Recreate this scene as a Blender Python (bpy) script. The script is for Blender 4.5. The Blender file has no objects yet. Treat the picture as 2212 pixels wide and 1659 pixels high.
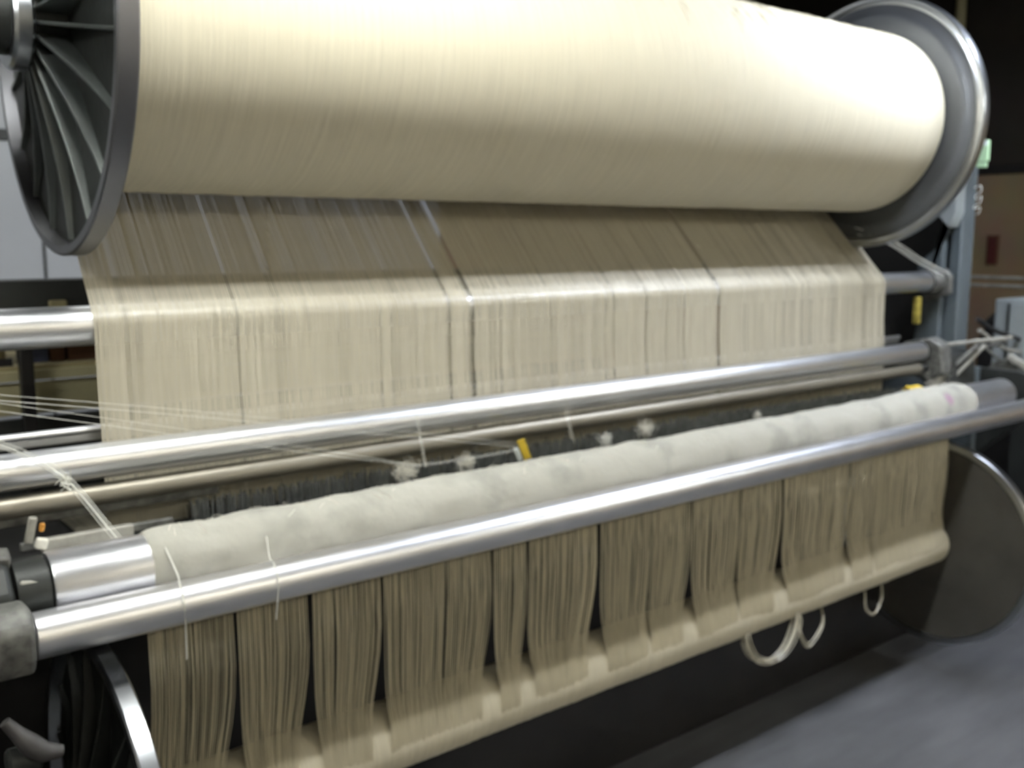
import bpy, math, random
import numpy as np
from mathutils import Vector, Matrix

random.seed(7)
rng = np.random.default_rng(11)
scene = bpy.context.scene
COL = scene.collection
PI = math.pi

# ------------------------------------------------------------------ camera
cam_d = bpy.data.cameras.new('camera')
cam = bpy.data.objects.new('camera', cam_d)
COL.objects.link(cam)
cam_d.sensor_fit = 'HORIZONTAL'
cam_d.sensor_width = 36.0
cam_d.lens = 2127.0 / 2212.0 * 36.0
cam_d.clip_start = 0.05
cam_d.clip_end = 60
cam.location = (-0.594, -2.382, 1.793)
_f = Vector((0.611, 0.778, -0.148)).normalized()
cam.rotation_euler = _f.to_track_quat('-Z', 'Y').to_euler()
cam_d.dof.use_dof = True          # the photograph is slightly out of focus all over
cam_d.dof.focus_distance = 1.0
cam_d.dof.aperture_fstop = 5.5
scene.camera = cam

# ------------------------------------------------------------------ world, exposure
w = bpy.data.worlds.new('world')
scene.world = w
w.use_nodes = True
w.node_tree.nodes['Background'].inputs[0].default_value = (0.55, 0.6, 0.62, 1)
w.node_tree.nodes['Background'].inputs[1].default_value = 0.05
vs = scene.view_settings
vs.view_transform = 'Standard'
vs.look = 'None'
vs.gamma = 1.0
vs.use_curve_mapping = False
vs.exposure = 1.0
FILL_WARM = (1.0, 0.94, 0.78)
TUBE_NEUTRAL = (0.98, 1.0, 0.96)
TUBE_COOL = (0.80, 0.87, 1.0)
# (x, y, z, tint, strength) of the ceiling fluorescent fixtures
FIXTURES = [
    (0.25, -1.06, 3.25, TUBE_NEUTRAL, 56.0, 'over the left half of the loom'),
    (3.15, -1.08, 3.25, TUBE_COOL, 84.0, 'over the right end of the loom'),
    (-2.2, -1.06, 3.25, TUBE_NEUTRAL, 48.0, 'above and left of the loom'),
    (-0.6, -5.3, 3.25, FILL_WARM, 24.0, 'added as fill beside the front wall, left'),  # added fill lamp, washes the front wall to raise the ambient
    (2.2, -5.3, 3.25, FILL_WARM, 24.0, 'added as fill beside the front wall, middle'),  # second added fill lamp for the same wall wash
    (5.2, -4.2, 3.25, TUBE_NEUTRAL, 50.0, 'added as fill over the aisle floor to the right'),  # added lamp that brightens the floor on the right
    (0.4, 1.6, 3.25, TUBE_NEUTRAL, 5.0, 'behind the loom near the white partition'),
]

# ------------------------------------------------------------------ materials
def nodes(name):
    m = bpy.data.materials.new(name)
    m.use_nodes = True
    nt = m.node_tree
    b = nt.nodes['Principled BSDF']
    return m, nt, b

def N(nt, t, **kw):
    n = nt.nodes.new(t)
    for k, v in kw.items():
        if isinstance(k, str) and hasattr(n, k):
            setattr(n, k, v)
    return n

def mat(name, col, rough=0.6, metal=0.0, var=0.15, scale=8.0, stretch=(1, 1, 1), bump=0.0, bscale=60.0, spec=0.5, rvar=0.0):
    m, nt, b = nodes(name)
    tc = N(nt, 'ShaderNodeTexCoord')
    mp = N(nt, 'ShaderNodeMapping')
    mp.inputs['Scale'].default_value = stretch
    nt.links.new(tc.outputs['Object'], mp.inputs[0])
    nz = N(nt, 'ShaderNodeTexNoise')
    nz.inputs['Scale'].default_value = scale
    nz.inputs['Detail'].default_value = 5
    nt.links.new(mp.outputs[0], nz.inputs['Vector'])
    rp = N(nt, 'ShaderNodeValToRGB')
    rp.color_ramp.elements[0].position = 0.3
    rp.color_ramp.elements[1].position = 0.7
    c = np.array(col)
    rp.color_ramp.elements[0].color = (*np.clip(c * (1 - var), 0, 1), 1)
    rp.color_ramp.elements[1].color = (*np.clip(c * (1 + var), 0, 1), 1)
    nt.links.new(nz.outputs['Fac'], rp.inputs[0])
    nt.links.new(rp.outputs[0], b.inputs['Base Color'])
    b.inputs['Roughness'].default_value = rough
    b.inputs['Metallic'].default_value = metal
    b.inputs['Specular IOR Level'].default_value = spec
    if rvar:
        mr = N(nt, 'ShaderNodeMapRange')
        mr.inputs[3].default_value = max(0, rough - rvar)
        mr.inputs[4].default_value = min(1, rough + rvar)
        nt.links.new(nz.outputs['Fac'], mr.inputs[0])
        nt.links.new(mr.outputs[0], b.inputs['Roughness'])
    if bump:
        n2 = N(nt, 'ShaderNodeTexNoise')
        n2.inputs['Scale'].default_value = bscale
        n2.inputs['Detail'].default_value = 4
        nt.links.new(mp.outputs[0], n2.inputs['Vector'])
        bp = N(nt, 'ShaderNodeBump')
        bp.inputs['Strength'].default_value = bump
        bp.inputs['Distance'].default_value = 0.01
        nt.links.new(n2.outputs['Fac'], bp.inputs['Height'])
        nt.links.new(bp.outputs[0], b.inputs['Normal'])
    return m

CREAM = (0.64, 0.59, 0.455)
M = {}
M['yarn'] = mat('yarn_cream_shaded', tuple(c * 0.74 for c in CREAM), 0.42, 0, 0.08, 30, (6, 0.3, 0.3), 0, 60, 1.0)  # same cream, darkened to put the shade between sheet yarns into the colour
M['yarn_wound'] = mat('wound_yarn_cream', CREAM, 0.95, 0, 0.05, 14, (10, 0.4, 0.4), 0.2, 40, 0.2)
M['thread'] = mat('loose_thread', (0.82, 0.82, 0.76), 0.8, 0, 0.05)
M['lint'] = mat('lint', (0.72, 0.70, 0.62), 1.0, 0, 0.15, 60)
M['chrome'] = mat('brushed_chrome', (0.86, 0.87, 0.90), 0.36, 1.0, 0.04, 6, (1, 6, 6))
M['chrome_worn'] = mat('worn_chrome', (0.86, 0.865, 0.895), 0.37, 1.0, 0.05, 5, (2, 8, 8), rvar=0.03)
M['steel'] = mat('dull_steel', (0.46, 0.46, 0.45), 0.42, 1.0, 0.12, 8, (1, 5, 5))
M['tube_beige'] = mat('film_covered_tube', (0.24, 0.22, 0.18), 0.42, 0.6, 0.1, 6, (1, 5, 5))
M['flange_in'] = mat('flange_aluminium', (0.15, 0.16, 0.18), 0.42, 0.85, 0.08, 5, rvar=0.06)
M['flange_rim'] = mat('flange_rim_polished', (0.55, 0.575, 0.61), 0.28, 1.0, 0.08, 6)
M['rim_dark'] = mat('flange_rim_dull', (0.20, 0.20, 0.215), 0.4, 0.9, 0.08, 6)
M['cast'] = mat('dark_cast_iron', (0.022, 0.024, 0.022), 0.5, 0.3, 0.25, 12, bump=0.1)
M['cast_rib'] = mat('worn_rib_edge', (0.17, 0.185, 0.18), 0.42, 0.8, 0.15, 12)
M['black'] = mat('oily_black_paint', (0.012, 0.011, 0.011), 0.45, 0.0, 0.35, 5, bump=0.05)
M['dark'] = mat('dark_grey_paint', (0.025, 0.027, 0.025), 0.5, 0.0, 0.25, 6)
M['frame'] = mat('blue_grey_machine_paint', (0.080, 0.097, 0.105), 0.5, 0.0, 0.15, 5, bump=0.05)
M['frame_light'] = mat('pale_grey_machine_paint', (0.26, 0.285, 0.285), 0.5, 0.0, 0.1, 5)
M['bracket'] = mat('grey_bracket', (0.12, 0.12, 0.11), 0.55, 0.2, 0.45, 45)
M['bracket_light'] = mat('lint_dusted_metal', (0.36, 0.35, 0.31), 0.6, 0.3, 0.25, 30)
M['lever_grey'] = mat('worn_dark_lever', (0.055, 0.052, 0.05), 0.6, 0.2, 0.3, 30)
M['wire'] = mat('drop_wire_steel', (0.22, 0.225, 0.215), 0.45, 0.6, 0.3, 40)
M['yellow'] = mat('yellow_plastic', (0.72, 0.52, 0.05), 0.5, 0, 0.15, 20)
M['yellow_dull'] = mat('grimy_yellow', (0.30, 0.24, 0.04), 0.6, 0, 0.4, 40)
M['orange'] = mat('orange_plastic', (0.55, 0.25, 0.04), 0.5, 0, 0.15, 20)
M['green_tag'] = mat('pale_green_plastic', (0.42, 0.62, 0.38), 0.5, 0, 0.12, 12)
M['white_tag'] = mat('white_plastic', (0.7, 0.75, 0.74), 0.5, 0, 0.05)
M['red'] = mat('red_card', (0.085, 0.014, 0.012), 0.6, 0, 0.15)
M['white_board'] = mat('white_board', (0.46, 0.475, 0.50), 0.6, 0, 0.04, 2)
M['olive'] = mat('olive_panel', (0.46, 0.42, 0.25), 0.6, 0, 0.12, 5)
M['carton'] = mat('brown_carton', (0.13, 0.06, 0.03), 0.8, 0, 0.15, 9)
M['blue'] = mat('blue_carton', (0.05, 0.06, 0.11), 0.6, 0, 0.15, 9)
M['tan'] = mat('tan_carton', (0.33, 0.28, 0.15), 0.7, 0, 0.12, 9)
M['ceiling'] = mat('dark_ceiling', (0.03, 0.03, 0.032), 0.9, 0, 0.2, 3)
M['tinbox'] = mat('fixture_white_enamel', (0.7, 0.7, 0.68), 0.5, 0, 0.03)
M['wall_bounce'] = mat('pale_bounce_wall', (0.66, 0.61, 0.50), 0.8, 0, 0.08, 2)  # paint lightened so these unseen walls bounce fill light
M['purple'] = mat('mauve_plastic', (0.33, 0.27, 0.36), 0.5, 0, 0.1)

# concrete floor: scuffs and stains
def floor_mat():
    m, nt, b = nodes('sealed_concrete')
    tc = N(nt, 'ShaderNodeTexCoord')
    n1 = N(nt, 'ShaderNodeTexNoise'); n1.inputs['Scale'].default_value = 1.3; n1.inputs['Detail'].default_value = 6
    mp = N(nt, 'ShaderNodeMapping'); mp.inputs['Scale'].default_value = (0.6, 3.0, 1); mp.inputs['Rotation'].default_value = (0, 0, 0.5)
    n2 = N(nt, 'ShaderNodeTexNoise'); n2.inputs['Scale'].default_value = 3.0; n2.inputs['Detail'].default_value = 8
    nt.links.new(tc.outputs['Object'], n1.inputs['Vector'])
    nt.links.new(tc.outputs['Object'], mp.inputs[0]); nt.links.new(mp.outputs[0], n2.inputs['Vector'])
    mx = N(nt, 'ShaderNodeMix'); mx.data_type = 'FLOAT'; mx.inputs[0].default_value = 0.5
    nt.links.new(n1.outputs['Fac'], mx.inputs[2]); nt.links.new(n2.outputs['Fac'], mx.inputs[3])
    rp = N(nt, 'ShaderNodeValToRGB')
    e = rp.color_ramp.elements
    e[0].position = 0.36; e[0].color = (0.060, 0.061, 0.066, 1)
    e[1].position = 0.62; e[1].color = (0.115, 0.117, 0.124, 1)
    nt.links.new(mx.outputs[0], rp.inputs[0])
    nt.links.new(rp.outputs[0], b.inputs['Base Color'])
    b.inputs['Roughness'].default_value = 0.62
    bp = N(nt, 'ShaderNodeBump'); bp.inputs['Strength'].default_value = 0.1; bp.inputs['Distance'].default_value = 0.01
    nt.links.new(n2.outputs['Fac'], bp.inputs['Height']); nt.links.new(bp.outputs[0], b.inputs['Normal'])
    return m
M['floor'] = floor_mat()

def wall_two_tone(name, low, high, zsplit):
    m, nt, b = nodes(name)
    geo = N(nt, 'ShaderNodeNewGeometry')
    sx = N(nt, 'ShaderNodeSeparateXYZ'); nt.links.new(geo.outputs['Position'], sx.inputs[0])
    gt = N(nt, 'ShaderNodeMath', operation='GREATER_THAN'); gt.inputs[1].default_value = zsplit
    nt.links.new(sx.outputs['Z'], gt.inputs[0])
    mx = N(nt, 'ShaderNodeMix'); mx.data_type = 'RGBA'
    mx.inputs[6].default_value = (*low, 1); mx.inputs[7].default_value = (*high, 1)
    nt.links.new(gt.outputs[0], mx.inputs[0])
    nz = N(nt, 'ShaderNodeTexNoise'); nz.inputs['Scale'].default_value = 2.5; nz.inputs['Detail'].default_value = 6
    nt.links.new(geo.outputs['Position'], nz.inputs['Vector'])
    m2 = N(nt, 'ShaderNodeMix'); m2.data_type = 'RGBA'; m2.blend_type = 'MULTIPLY'; m2.inputs[0].default_value = 0.5
    nt.links.new(mx.outputs[2], m2.inputs[6]); nt.links.new(nz.outputs['Color'], m2.inputs[7])
    nt.links.new(m2.outputs[2], b.inputs['Base Color'])
    b.inputs['Roughness'].default_value = 0.8
    return m
M['wall_right'] = wall_two_tone('two_tone_wall', (0.36, 0.26, 0.15), (0.035, 0.027, 0.022), 2.33)

# cloth-wrapped roller: smudges plus one pink chalk mark
def cloth_roll_mat():
    m, nt, b = nodes('wrapped_cloth')
    geo = N(nt, 'ShaderNodeNewGeometry')
    n1 = N(nt, 'ShaderNodeTexNoise'); n1.inputs['Scale'].default_value = 7.0; n1.inputs['Detail'].default_value = 6
    nt.links.new(geo.outputs['Position'], n1.inputs['Vector'])
    rp = N(nt, 'ShaderNodeValToRGB')
    e = rp.color_ramp.elements
    e[0].position = 0.33; e[0].color = (0.31, 0.305, 0.27, 1)
    e[1].position = 0.50; e[1].color = (0.42, 0.41, 0.36, 1)
    nt.links.new(n1.outputs['Fac'], rp.inputs[0])
    vd = N(nt, 'ShaderNodeVectorMath', operation='DISTANCE')
    vd.inputs[1].default_value = (3.08, -0.455, 1.165)
    nt.links.new(geo.outputs['Position'], vd.inputs[0])
    lt = N(nt, 'ShaderNodeMapRange'); lt.inputs[1].default_value = 0.012; lt.inputs[2].default_value = 0.034
    lt.inputs[3].default_value = 0.75; lt.inputs[4].default_value = 0.0
    nt.links.new(vd.outputs['Value'], lt.inputs[0])
    mx = N(nt, 'ShaderNodeMix'); mx.data_type = 'RGBA'
    mx.inputs[7].default_value = (0.36, 0.20, 0.30, 1)
    nt.links.new(lt.outputs[0], mx.inputs[0]); nt.links.new(rp.outputs[0], mx.inputs[6])
    nt.links.new(mx.outputs[2], b.inputs['Base Color'])
    b.inputs['Roughness'].default_value = 0.9
    b.inputs['Specular IOR Level'].default_value = 0.15
    n2 = N(nt, 'ShaderNodeTexNoise'); n2.inputs['Scale'].default_value = 55
    nt.links.new(geo.outputs['Position'], n2.inputs['Vector'])
    bp = N(nt, 'ShaderNodeBump'); bp.inputs['Strength'].default_value = 0.12; bp.inputs['Distance'].default_value = 0.01
    nt.links.new(n2.outputs['Fac'], bp.inputs['Height']); nt.links.new(bp.outputs[0], b.inputs['Normal'])
    return m
M['cloth_roll'] = cloth_roll_mat()

def emit(name, col, s):
    m, nt, b = nodes(name)
    b.inputs['Base Color'].default_value = (0.9, 0.9, 0.9, 1)
    b.inputs['Emission Color'].default_value = (*col, 1)
    b.inputs['Emission Strength'].default_value = s
    return m

# ------------------------------------------------------------------ mesh helpers (world coordinates)
class MB:
    def __init__(s):
        s.v = []; s.f = []; s.n = 0
    def add(s, v, f):
        v = np.asarray(v, float).reshape(-1, 3)
        s.v.append(v); s.f += [tuple(i + s.n for i in q) for q in f]; s.n += len(v)
        return s
    def box(s, a, b):
        (x0, y0, z0), (x1, y1, z1) = a, b
        v = [(x0, y0, z0), (x1, y0, z0), (x1, y1, z0), (x0, y1, z0), (x0, y0, z1), (x1, y0, z1), (x1, y1, z1), (x0, y1, z1)]
        return s.add(v, [(0, 3, 2, 1), (4, 5, 6, 7), (0, 1, 5, 4), (1, 2, 6, 5), (2, 3, 7, 6), (3, 0, 4, 7)])
    def obox(s, c, size, rot):
        """box of given size about c, turned by Euler rot"""
        R = np.array(Matrix.Rotation(rot[2], 3, 'Z') @ Matrix.Rotation(rot[1], 3, 'Y') @ Matrix.Rotation(rot[0], 3, 'X'))
        h = np.array(size) / 2
        v = np.array([(x, y, z) for z in (-1, 1) for x, y in ((-1, -1), (1, -1), (1, 1), (-1, 1))]) * h
        return s.add(v @ R.T + np.array(c), [(0, 3, 2, 1), (4, 5, 6, 7), (0, 1, 5, 4), (1, 2, 6, 5), (2, 3, 7, 6), (3, 0, 4, 7)])
    def lathe(s, prof, y, z, seg=48, jitter=None, close=True):
        """profile [(x, r)] turned about the X-parallel axis through (y, z)"""
        n = len(prof)
        th = np.linspace(0, 2 * PI, seg, endpoint=False)
        v = np.zeros((n, seg, 3))
        for i, (x, r) in enumerate(prof):
            rr = r if jitter is None else r + jitter[i]
            v[i, :, 0] = x; v[i, :, 1] = y + rr * np.cos(th); v[i, :, 2] = z + rr * np.sin(th)
        f = []
        for i in range(n - 1):
            for j in range(seg):
                k = (j + 1) % seg
                f.append((i * seg + j, i * seg + k, (i + 1) * seg + k, (i + 1) * seg + j))
        if close:
            f.append(tuple(range(seg))[::-1]); f.append(tuple((n - 1) * seg + j for j in range(seg)))
        return s.add(v.reshape(-1, 3), f)
    def tube(s, pts, r, seg=6):
        p = np.asarray(pts, float); n = len(p)
        t = np.gradient(p, axis=0); t /= np.linalg.norm(t, axis=1)[:, None] + 1e-12
        up = np.array([0.13, 0.21, 0.97])
        if abs(t[:, 2]).mean() > 0.8: up = np.array([0.97, 0.2, 0.1])
        a = np.cross(t, up); a /= np.linalg.norm(a, axis=1)[:, None]
        b = np.cross(t, a)
        th = np.linspace(0, 2 * PI, seg, endpoint=False)
        rr = np.broadcast_to(np.asarray(r, float), (n,))
        v = p[:, None] + rr[:, None, None] * (a[:, None] * np.cos(th)[None, :, None] + b[:, None] * np.sin(th)[None, :, None])
        f = []
        for i in range(n - 1):
            for j in range(seg):
                k = (j + 1) % seg
                f.append((i * seg + j, i * seg + k, (i + 1) * seg + k, (i + 1) * seg + j))
        f.append(tuple(range(seg))[::-1]); f.append(tuple((n - 1) * seg + j for j in range(seg)))
        return s.add(v.reshape(-1, 3), f)
    def prism(s, poly, x0, x1):
        """polygon in (y, z) extruded along X"""
        n = len(poly)
        v = [(x0, y, z) for y, z in poly] + [(x1, y, z) for y, z in poly]
        f = [tuple(range(n)), tuple(range(2 * n - 1, n - 1, -1))]
        f += [(i, i + n, (i + 1) % n + n, (i + 1) % n) for i in range(n)]
        return s.add(v, f)

WORLD = {}
def place(o, origin, parent):
    WORLD[o.name] = np.array(origin, float)
    if parent is not None:
        o.parent = parent
        o.location = Vector(np.array(origin) - WORLD[parent.name])
    else:
        o.location = Vector(origin)

def thing(name, label, cat, origin, group=None):
    o = bpy.data.objects.new(name, None)
    o.empty_display_size = 0.1
    COL.objects.link(o)
    place(o, origin, None)
    o['label'] = label; o['category'] = cat
    if group: o['group'] = group
    return o

def obj(name, mb, material, parent=None, label=None, cat=None, group=None, kind=None, smooth=True, bevel=0.0, origin=None):
    v = np.concatenate(mb.v)
    if origin is None:
        if parent is not None and False:
            origin = WORLD[parent.name]
        else:
            lo, hi = v.min(0), v.max(0)
            origin = np.array([(lo[0] + hi[0]) / 2, (lo[1] + hi[1]) / 2, lo[2]])
    me = bpy.data.meshes.new(name)
    me.from_pydata((v - np.array(origin)).tolist(), [], mb.f)
    me.validate()
    if smooth:
        me.shade_smooth()
        try:
            me.set_sharp_from_angle(angle=math.radians(38))
        except Exception:
            pass
    me.materials.append(M[material] if isinstance(material, str) else material)
    o = bpy.data.objects.new(name, me)
    COL.objects.link(o)
    place(o, origin, parent)
    if label: o['label'] = label
    if cat: o['category'] = cat
    if group: o['group'] = group
    if kind: o['kind'] = kind
    if bevel:
        md = o.modifiers.new('bevel', 'BEVEL'); md.width = bevel; md.segments = 2; md.limit_method = 'ANGLE'
    return o

def copy_at(src, name, origin, parent=None, rot=None):
    o = src.copy(); COL.objects.link(o); o.name = name
    place(o, origin, parent)
    if rot is not None: o.rotation_euler = rot
    return o

def spline(pts, n):
    """Catmull-Rom through pts"""
    p = np.asarray(pts, float)
    p = np.vstack([2 * p[0] - p[1], p, 2 * p[-1] - p[-2]])
    out = []
    m = len(p) - 3
    for t in np.linspace(0, m - 1e-6, n):
        i = int(t); u = t - i
        a, b, c, d = p[i:i + 4]
        out.append(0.5 * ((2 * b) + (-a + c) * u + (2 * a - 5 * b + 4 * c - d) * u * u + (-a + 3 * b - 3 * c + d) * u ** 3))
    return np.array(out)

# ------------------------------------------------------------------ the room
X0, X1, Y0, Y1, H = -4.5, 7.5, -6.0, 4.2, 4.4
obj('floor', MB().box((X0, Y0, -0.1), (X1, Y1, 0)), 'floor', kind='structure')
obj('ceiling', MB().box((X0, Y0, H), (X1, Y1, H + 0.1)), 'ceiling', kind='structure')
obj('wall_back', MB().box((X0, Y1, 0), (X1, Y1 + 0.1, H)), 'wall_right', kind='structure')
obj('wall_right', MB().box((X1, Y0, 0), (X1 + 0.1, Y1, H)), 'wall_right', kind='structure')
obj('wall_left', MB().box((X0 - 0.1, Y0, 0), (X0, Y1, H)), 'wall_bounce', kind='structure')
obj('wall_front', MB().box((X0, Y0 - 0.1, 0), (X1, Y0, H)), 'wall_bounce', kind='structure')
obj('trim_1', MB().box((X1 - 0.03, Y0, 2.29), (X1, Y1, 2.36)), 'black', kind='structure', bevel=0.005)

# ceiling fluorescent fixtures (out of frame, they light the place)
for (x, y, z, tint, st, where) in FIXTURES:
    t = thing('fluorescent_fixture', 'white twin-tube fluorescent ceiling fixture ' + where, 'light fixture', (x, y, z), 'ceiling fluorescent fixtures')
    mb = MB().prism([(y - 0.16, z + 0.05), (y - 0.07, z + 0.10), (y + 0.07, z + 0.10), (y + 0.16, z + 0.05), (y + 0.155, z + 0.045), (y + 0.065, z + 0.09), (y - 0.065, z + 0.09), (y - 0.155, z + 0.045)], x - 0.75, x + 0.75)
    obj('reflector', mb, 'tinbox', t)
    em = emit('tube_glow', tint, st)
    for s in (-1, 1):
        obj('tube', MB().lathe([(x - 0.72, 0.019), (x + 0.72, 0.019)], y + s * 0.07, z + 0.05, 12), em, t)
        for e in (-1, 1):
            obj('lamp_holder', MB().box((x + e * 0.735 - 0.012, y + s * 0.07 - 0.02, z + 0.025), (x + e * 0.735 + 0.012, y + s * 0.07 + 0.02, z + 0.095)), 'tinbox', t)
    for e in (-1, 1):
        obj('hanger', MB().tube([(x + e * 0.5, y, z + 0.1), (x + e * 0.5, y, H)], 0.006), 'steel', t)

# ------------------------------------------------------------------ upper warp beam
UBY, UBZ = 0.0, 2.25
beam = thing('warp_yarn_roll', 'large upper warp beam wound full with cream yarn between metal flanges', 'warp beam', (1.56, UBY, UBZ))
def package(x0, x1, r, y, z, name, parent, n, seg, amp, ends=0.02):
    xs = np.linspace(x0, x1, n)
    k = rng.normal(0, 1, n)
    low = np.interp(xs, np.linspace(x0, x1, 40), rng.normal(0, 1, 40))
    jit = amp * (0.35 * k + 0.6 * low)
    # the outermost turns round off towards the flange
    rr = np.full(n, r)
    d = np.minimum(xs - x0, x1 - xs)
    rr -= ends * np.clip(1 - d / ends, 0, 1) ** 2 * 0.5
    return obj(name, MB().lathe(list(zip(xs, rr)), y, z, seg, jit), 'yarn_wound', parent)
package(0.035, 3.118, 0.355, UBY, UBZ, 'yarn_package', beam, 620, 128, 0.0010)
# loose fuzz and lifted yarn turns along the top of the package, right half
fz = MB()
for i in range(420):
    x = rng.uniform(1.5, 3.08); a = rng.uniform(0.55, 2.7); L = rng.uniform(0.05, 0.3); h = rng.uniform(0.0005, 0.004)
    aa = a + np.linspace(-L / 2, L / 2, 7)
    rr = 0.3556 + h * np.sin(np.linspace(0, PI, 7))
    fz.tube(np.stack([np.full(7, x) + rng.normal(0, 0.002) * np.linspace(-1, 1, 7), UBY - rr * np.cos(aa), UBZ + rr * np.sin(aa)], -1), 0.0007, 3)
obj('loose_yarn_fuzz', fz, 'yarn', beam, kind='stuff')

def outer_flange(xin, xrim, parent, R, y, z, nrib, sgn, rib_mat='cast_rib', face='cast', label=None, hub_r=0.075, rim_mat='flange_rim'):
    """flange with a ribbed outer side; sgn=-1: the outer side faces -X. xin = inner face, xrim = outer rim edge"""
    s = sgn
    fl = MB().lathe([(xin, 0.05), (xin, R - 0.012), (xin + s * 0.012, R - 0.012), (xin + s * 0.014, R - 0.05), (xin + s * 0.016, 0.05)], y, z, 96, close=False)
    fo = obj('flange', fl, face, parent, label=label)
    w = abs(xrim - xin)
    rim = MB().lathe([(xin, R - 0.03), (xin, R - 0.004), (xin + s * 0.004, R), (xrim - s * 0.004, R), (xrim, R - 0.004), (xrim, R - 0.022), (xin + s * 0.013, R - 0.03)], y, z, 128, close=False)
    obj('rim', rim, rim_mat, fo, label='metal rim')
    for k in range(nrib):
        a = 2 * PI * k / nrib + 0.17
        r0, r1 = hub_r * 0.9, R - 0.035
        rad = np.array([0, math.cos(a), math.sin(a)]); tan = np.array([0, -math.sin(a), math.cos(a)]); ax = np.array([s, 0, 0])
        o = np.array([xin + s * 0.012, y, z])
        vs_ = []
        n = 6
        for i in range(n):
            u = i / (n - 1); r_ = r0 + (r1 - r0) * u
            hh = 0.060 * (1 - u) ** 1.6 + 0.013
            for (t, h_) in ((-0.005, 0), (0.005, 0), (0.0035, hh), (-0.0035, hh)):
                vs_.append(o + rad * r_ + tan * t + ax * h_)
        fs = []
        for i in range(n - 1):
            for j in range(4):
                fs.append((i * 4 + j, i * 4 + (j + 1) % 4, (i + 1) * 4 + (j + 1) % 4, (i + 1) * 4 + j))
        fs += [(3, 2, 1, 0), tuple((n - 1) * 4 + j for j in range(4))]
        obj('rib', MB().add(vs_, fs), rib_mat, fo, bevel=0.0015)
    hb = MB().lathe([(xin + s * 0.01, 0.03), (xin + s * 0.01, hub_r), (xin + s * 0.085, hub_r), (xin + s * 0.09, hub_r - 0.006), (xin + s * 0.09, 0.03)], y, z, 48, close=False)
    obj('hub', hb, 'cast', fo)
    return fo
fo = outer_flange(0.03, -0.012, beam, 0.5, UBY, UBZ, 18, -1, label='dark cast flange with radial ribs', rim_mat='rim_dark')
# collar ring and shaft on the left
obj('collar', MB().lathe([(-0.055, 0.06), (-0.055, 0.098), (-0.062, 0.104), (-0.088, 0.104), (-0.095, 0.098), (-0.095, 0.06)], UBY, UBZ, 64, close=False), 'flange_rim', beam, label='bright collar ring on the shaft')
obj('shaft', MB().lathe([(-0.5, 0.074), (-0.1, 0.074), (-0.06, 0.07)], UBY, UBZ, 48), 'cast', beam, label='dark beam shaft')
# right flange: smooth inner face with a stepped rim
ri = MB().lathe([(3.12, 0.05), (3.12, 0.40), (3.1185, 0.404), (3.1185, 0.43), (3.122, 0.436), (3.124, 0.47), (3.145, 0.47), (3.145, 0.05)], UBY, UBZ, 128, close=False)
rf = obj('flange', ri, 'flange_in', beam, label='smooth grey metal flange')
obj('rim', MB().lathe([(3.124, 0.466), (3.118, 0.47), (3.116, 0.476), (3.121, 0.482), (3.119, 0.490), (3.121, 0.498), (3.128, 0.5), (3.156, 0.5), (3.16, 0.496), (3.16, 0.46), (3.145, 0.46)], UBY, UBZ, 160, close=False), 'flange_rim', rf, label='polished double-stepped rim')
obj('hub', MB().lathe([(3.14, 0.12), (3.25, 0.10), (3.26, 0.09), (3.26, 0.03)], UBY, UBZ, 48), 'cast', rf)
obj('shaft', MB().lathe([(3.24, 0.06), (3.76, 0.06)], UBY, UBZ, 40), 'steel', beam)

# ------------------------------------------------------------------ rollers
def roller(name, label, y, z, r, xa, xb, material, ends='cast', jr=None, seg=56):
    t = thing(name, label, 'roller', ((xa + xb) / 2, y, z))
    obj('tube', MB().lathe([(xa, r - 0.003), (xa + 0.003, r), (xb - 0.003, r), (xb, r - 0.003)], y, z, seg), material, t)
    for s, x in ((-1, xa), (1, xb)):
        obj('journal', MB().lathe([(x - s * 0.002, r * 0.55), (x + s * 0.06, r * 0.55)], y, z, 24), ends, t)
    return t
WY, WZ, WR = -0.05, 1.595, 0.045
roller('guide_roller', 'smooth metal guide roller under the top bend of the yarn sheet', WY, WZ, WR, -0.42, 3.58, 'chrome')
roller('deflecting_roller', 'shiny chrome roller running below the upright yarn sheet', -0.19, 1.3135, 0.0385, -0.42, 3.33, 'chrome')
roller('thin_guide_tube', 'thin beige-grey tube just below the chrome roller', -0.2, 1.242, 0.0235, -0.42, 3.30, 'tube_beige', seg=40)
roller('press_roller', 'thick chrome roller in front with yarn strands hanging below it', -0.5, 1.072, 0.0435, -0.228, 3.95, 'chrome_worn')
# flat bar behind the lower edge of the sheet
lb = thing('lease_bar', 'flat grey metal bar behind the lower end of the yarn sheet', 'bar', (1.5, -0.04, 1.335))
obj('bar', MB().box((-0.42, -0.048, 1.330), (3.4, -0.036, 1.355)), 'steel', lb, bevel=0.003)
obj('bar_edge', MB().lathe([(-0.42, 0.009), (3.4, 0.009)], -0.045, 1.357, 16), 'chrome', lb, label='rounded bright top edge')

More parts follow.
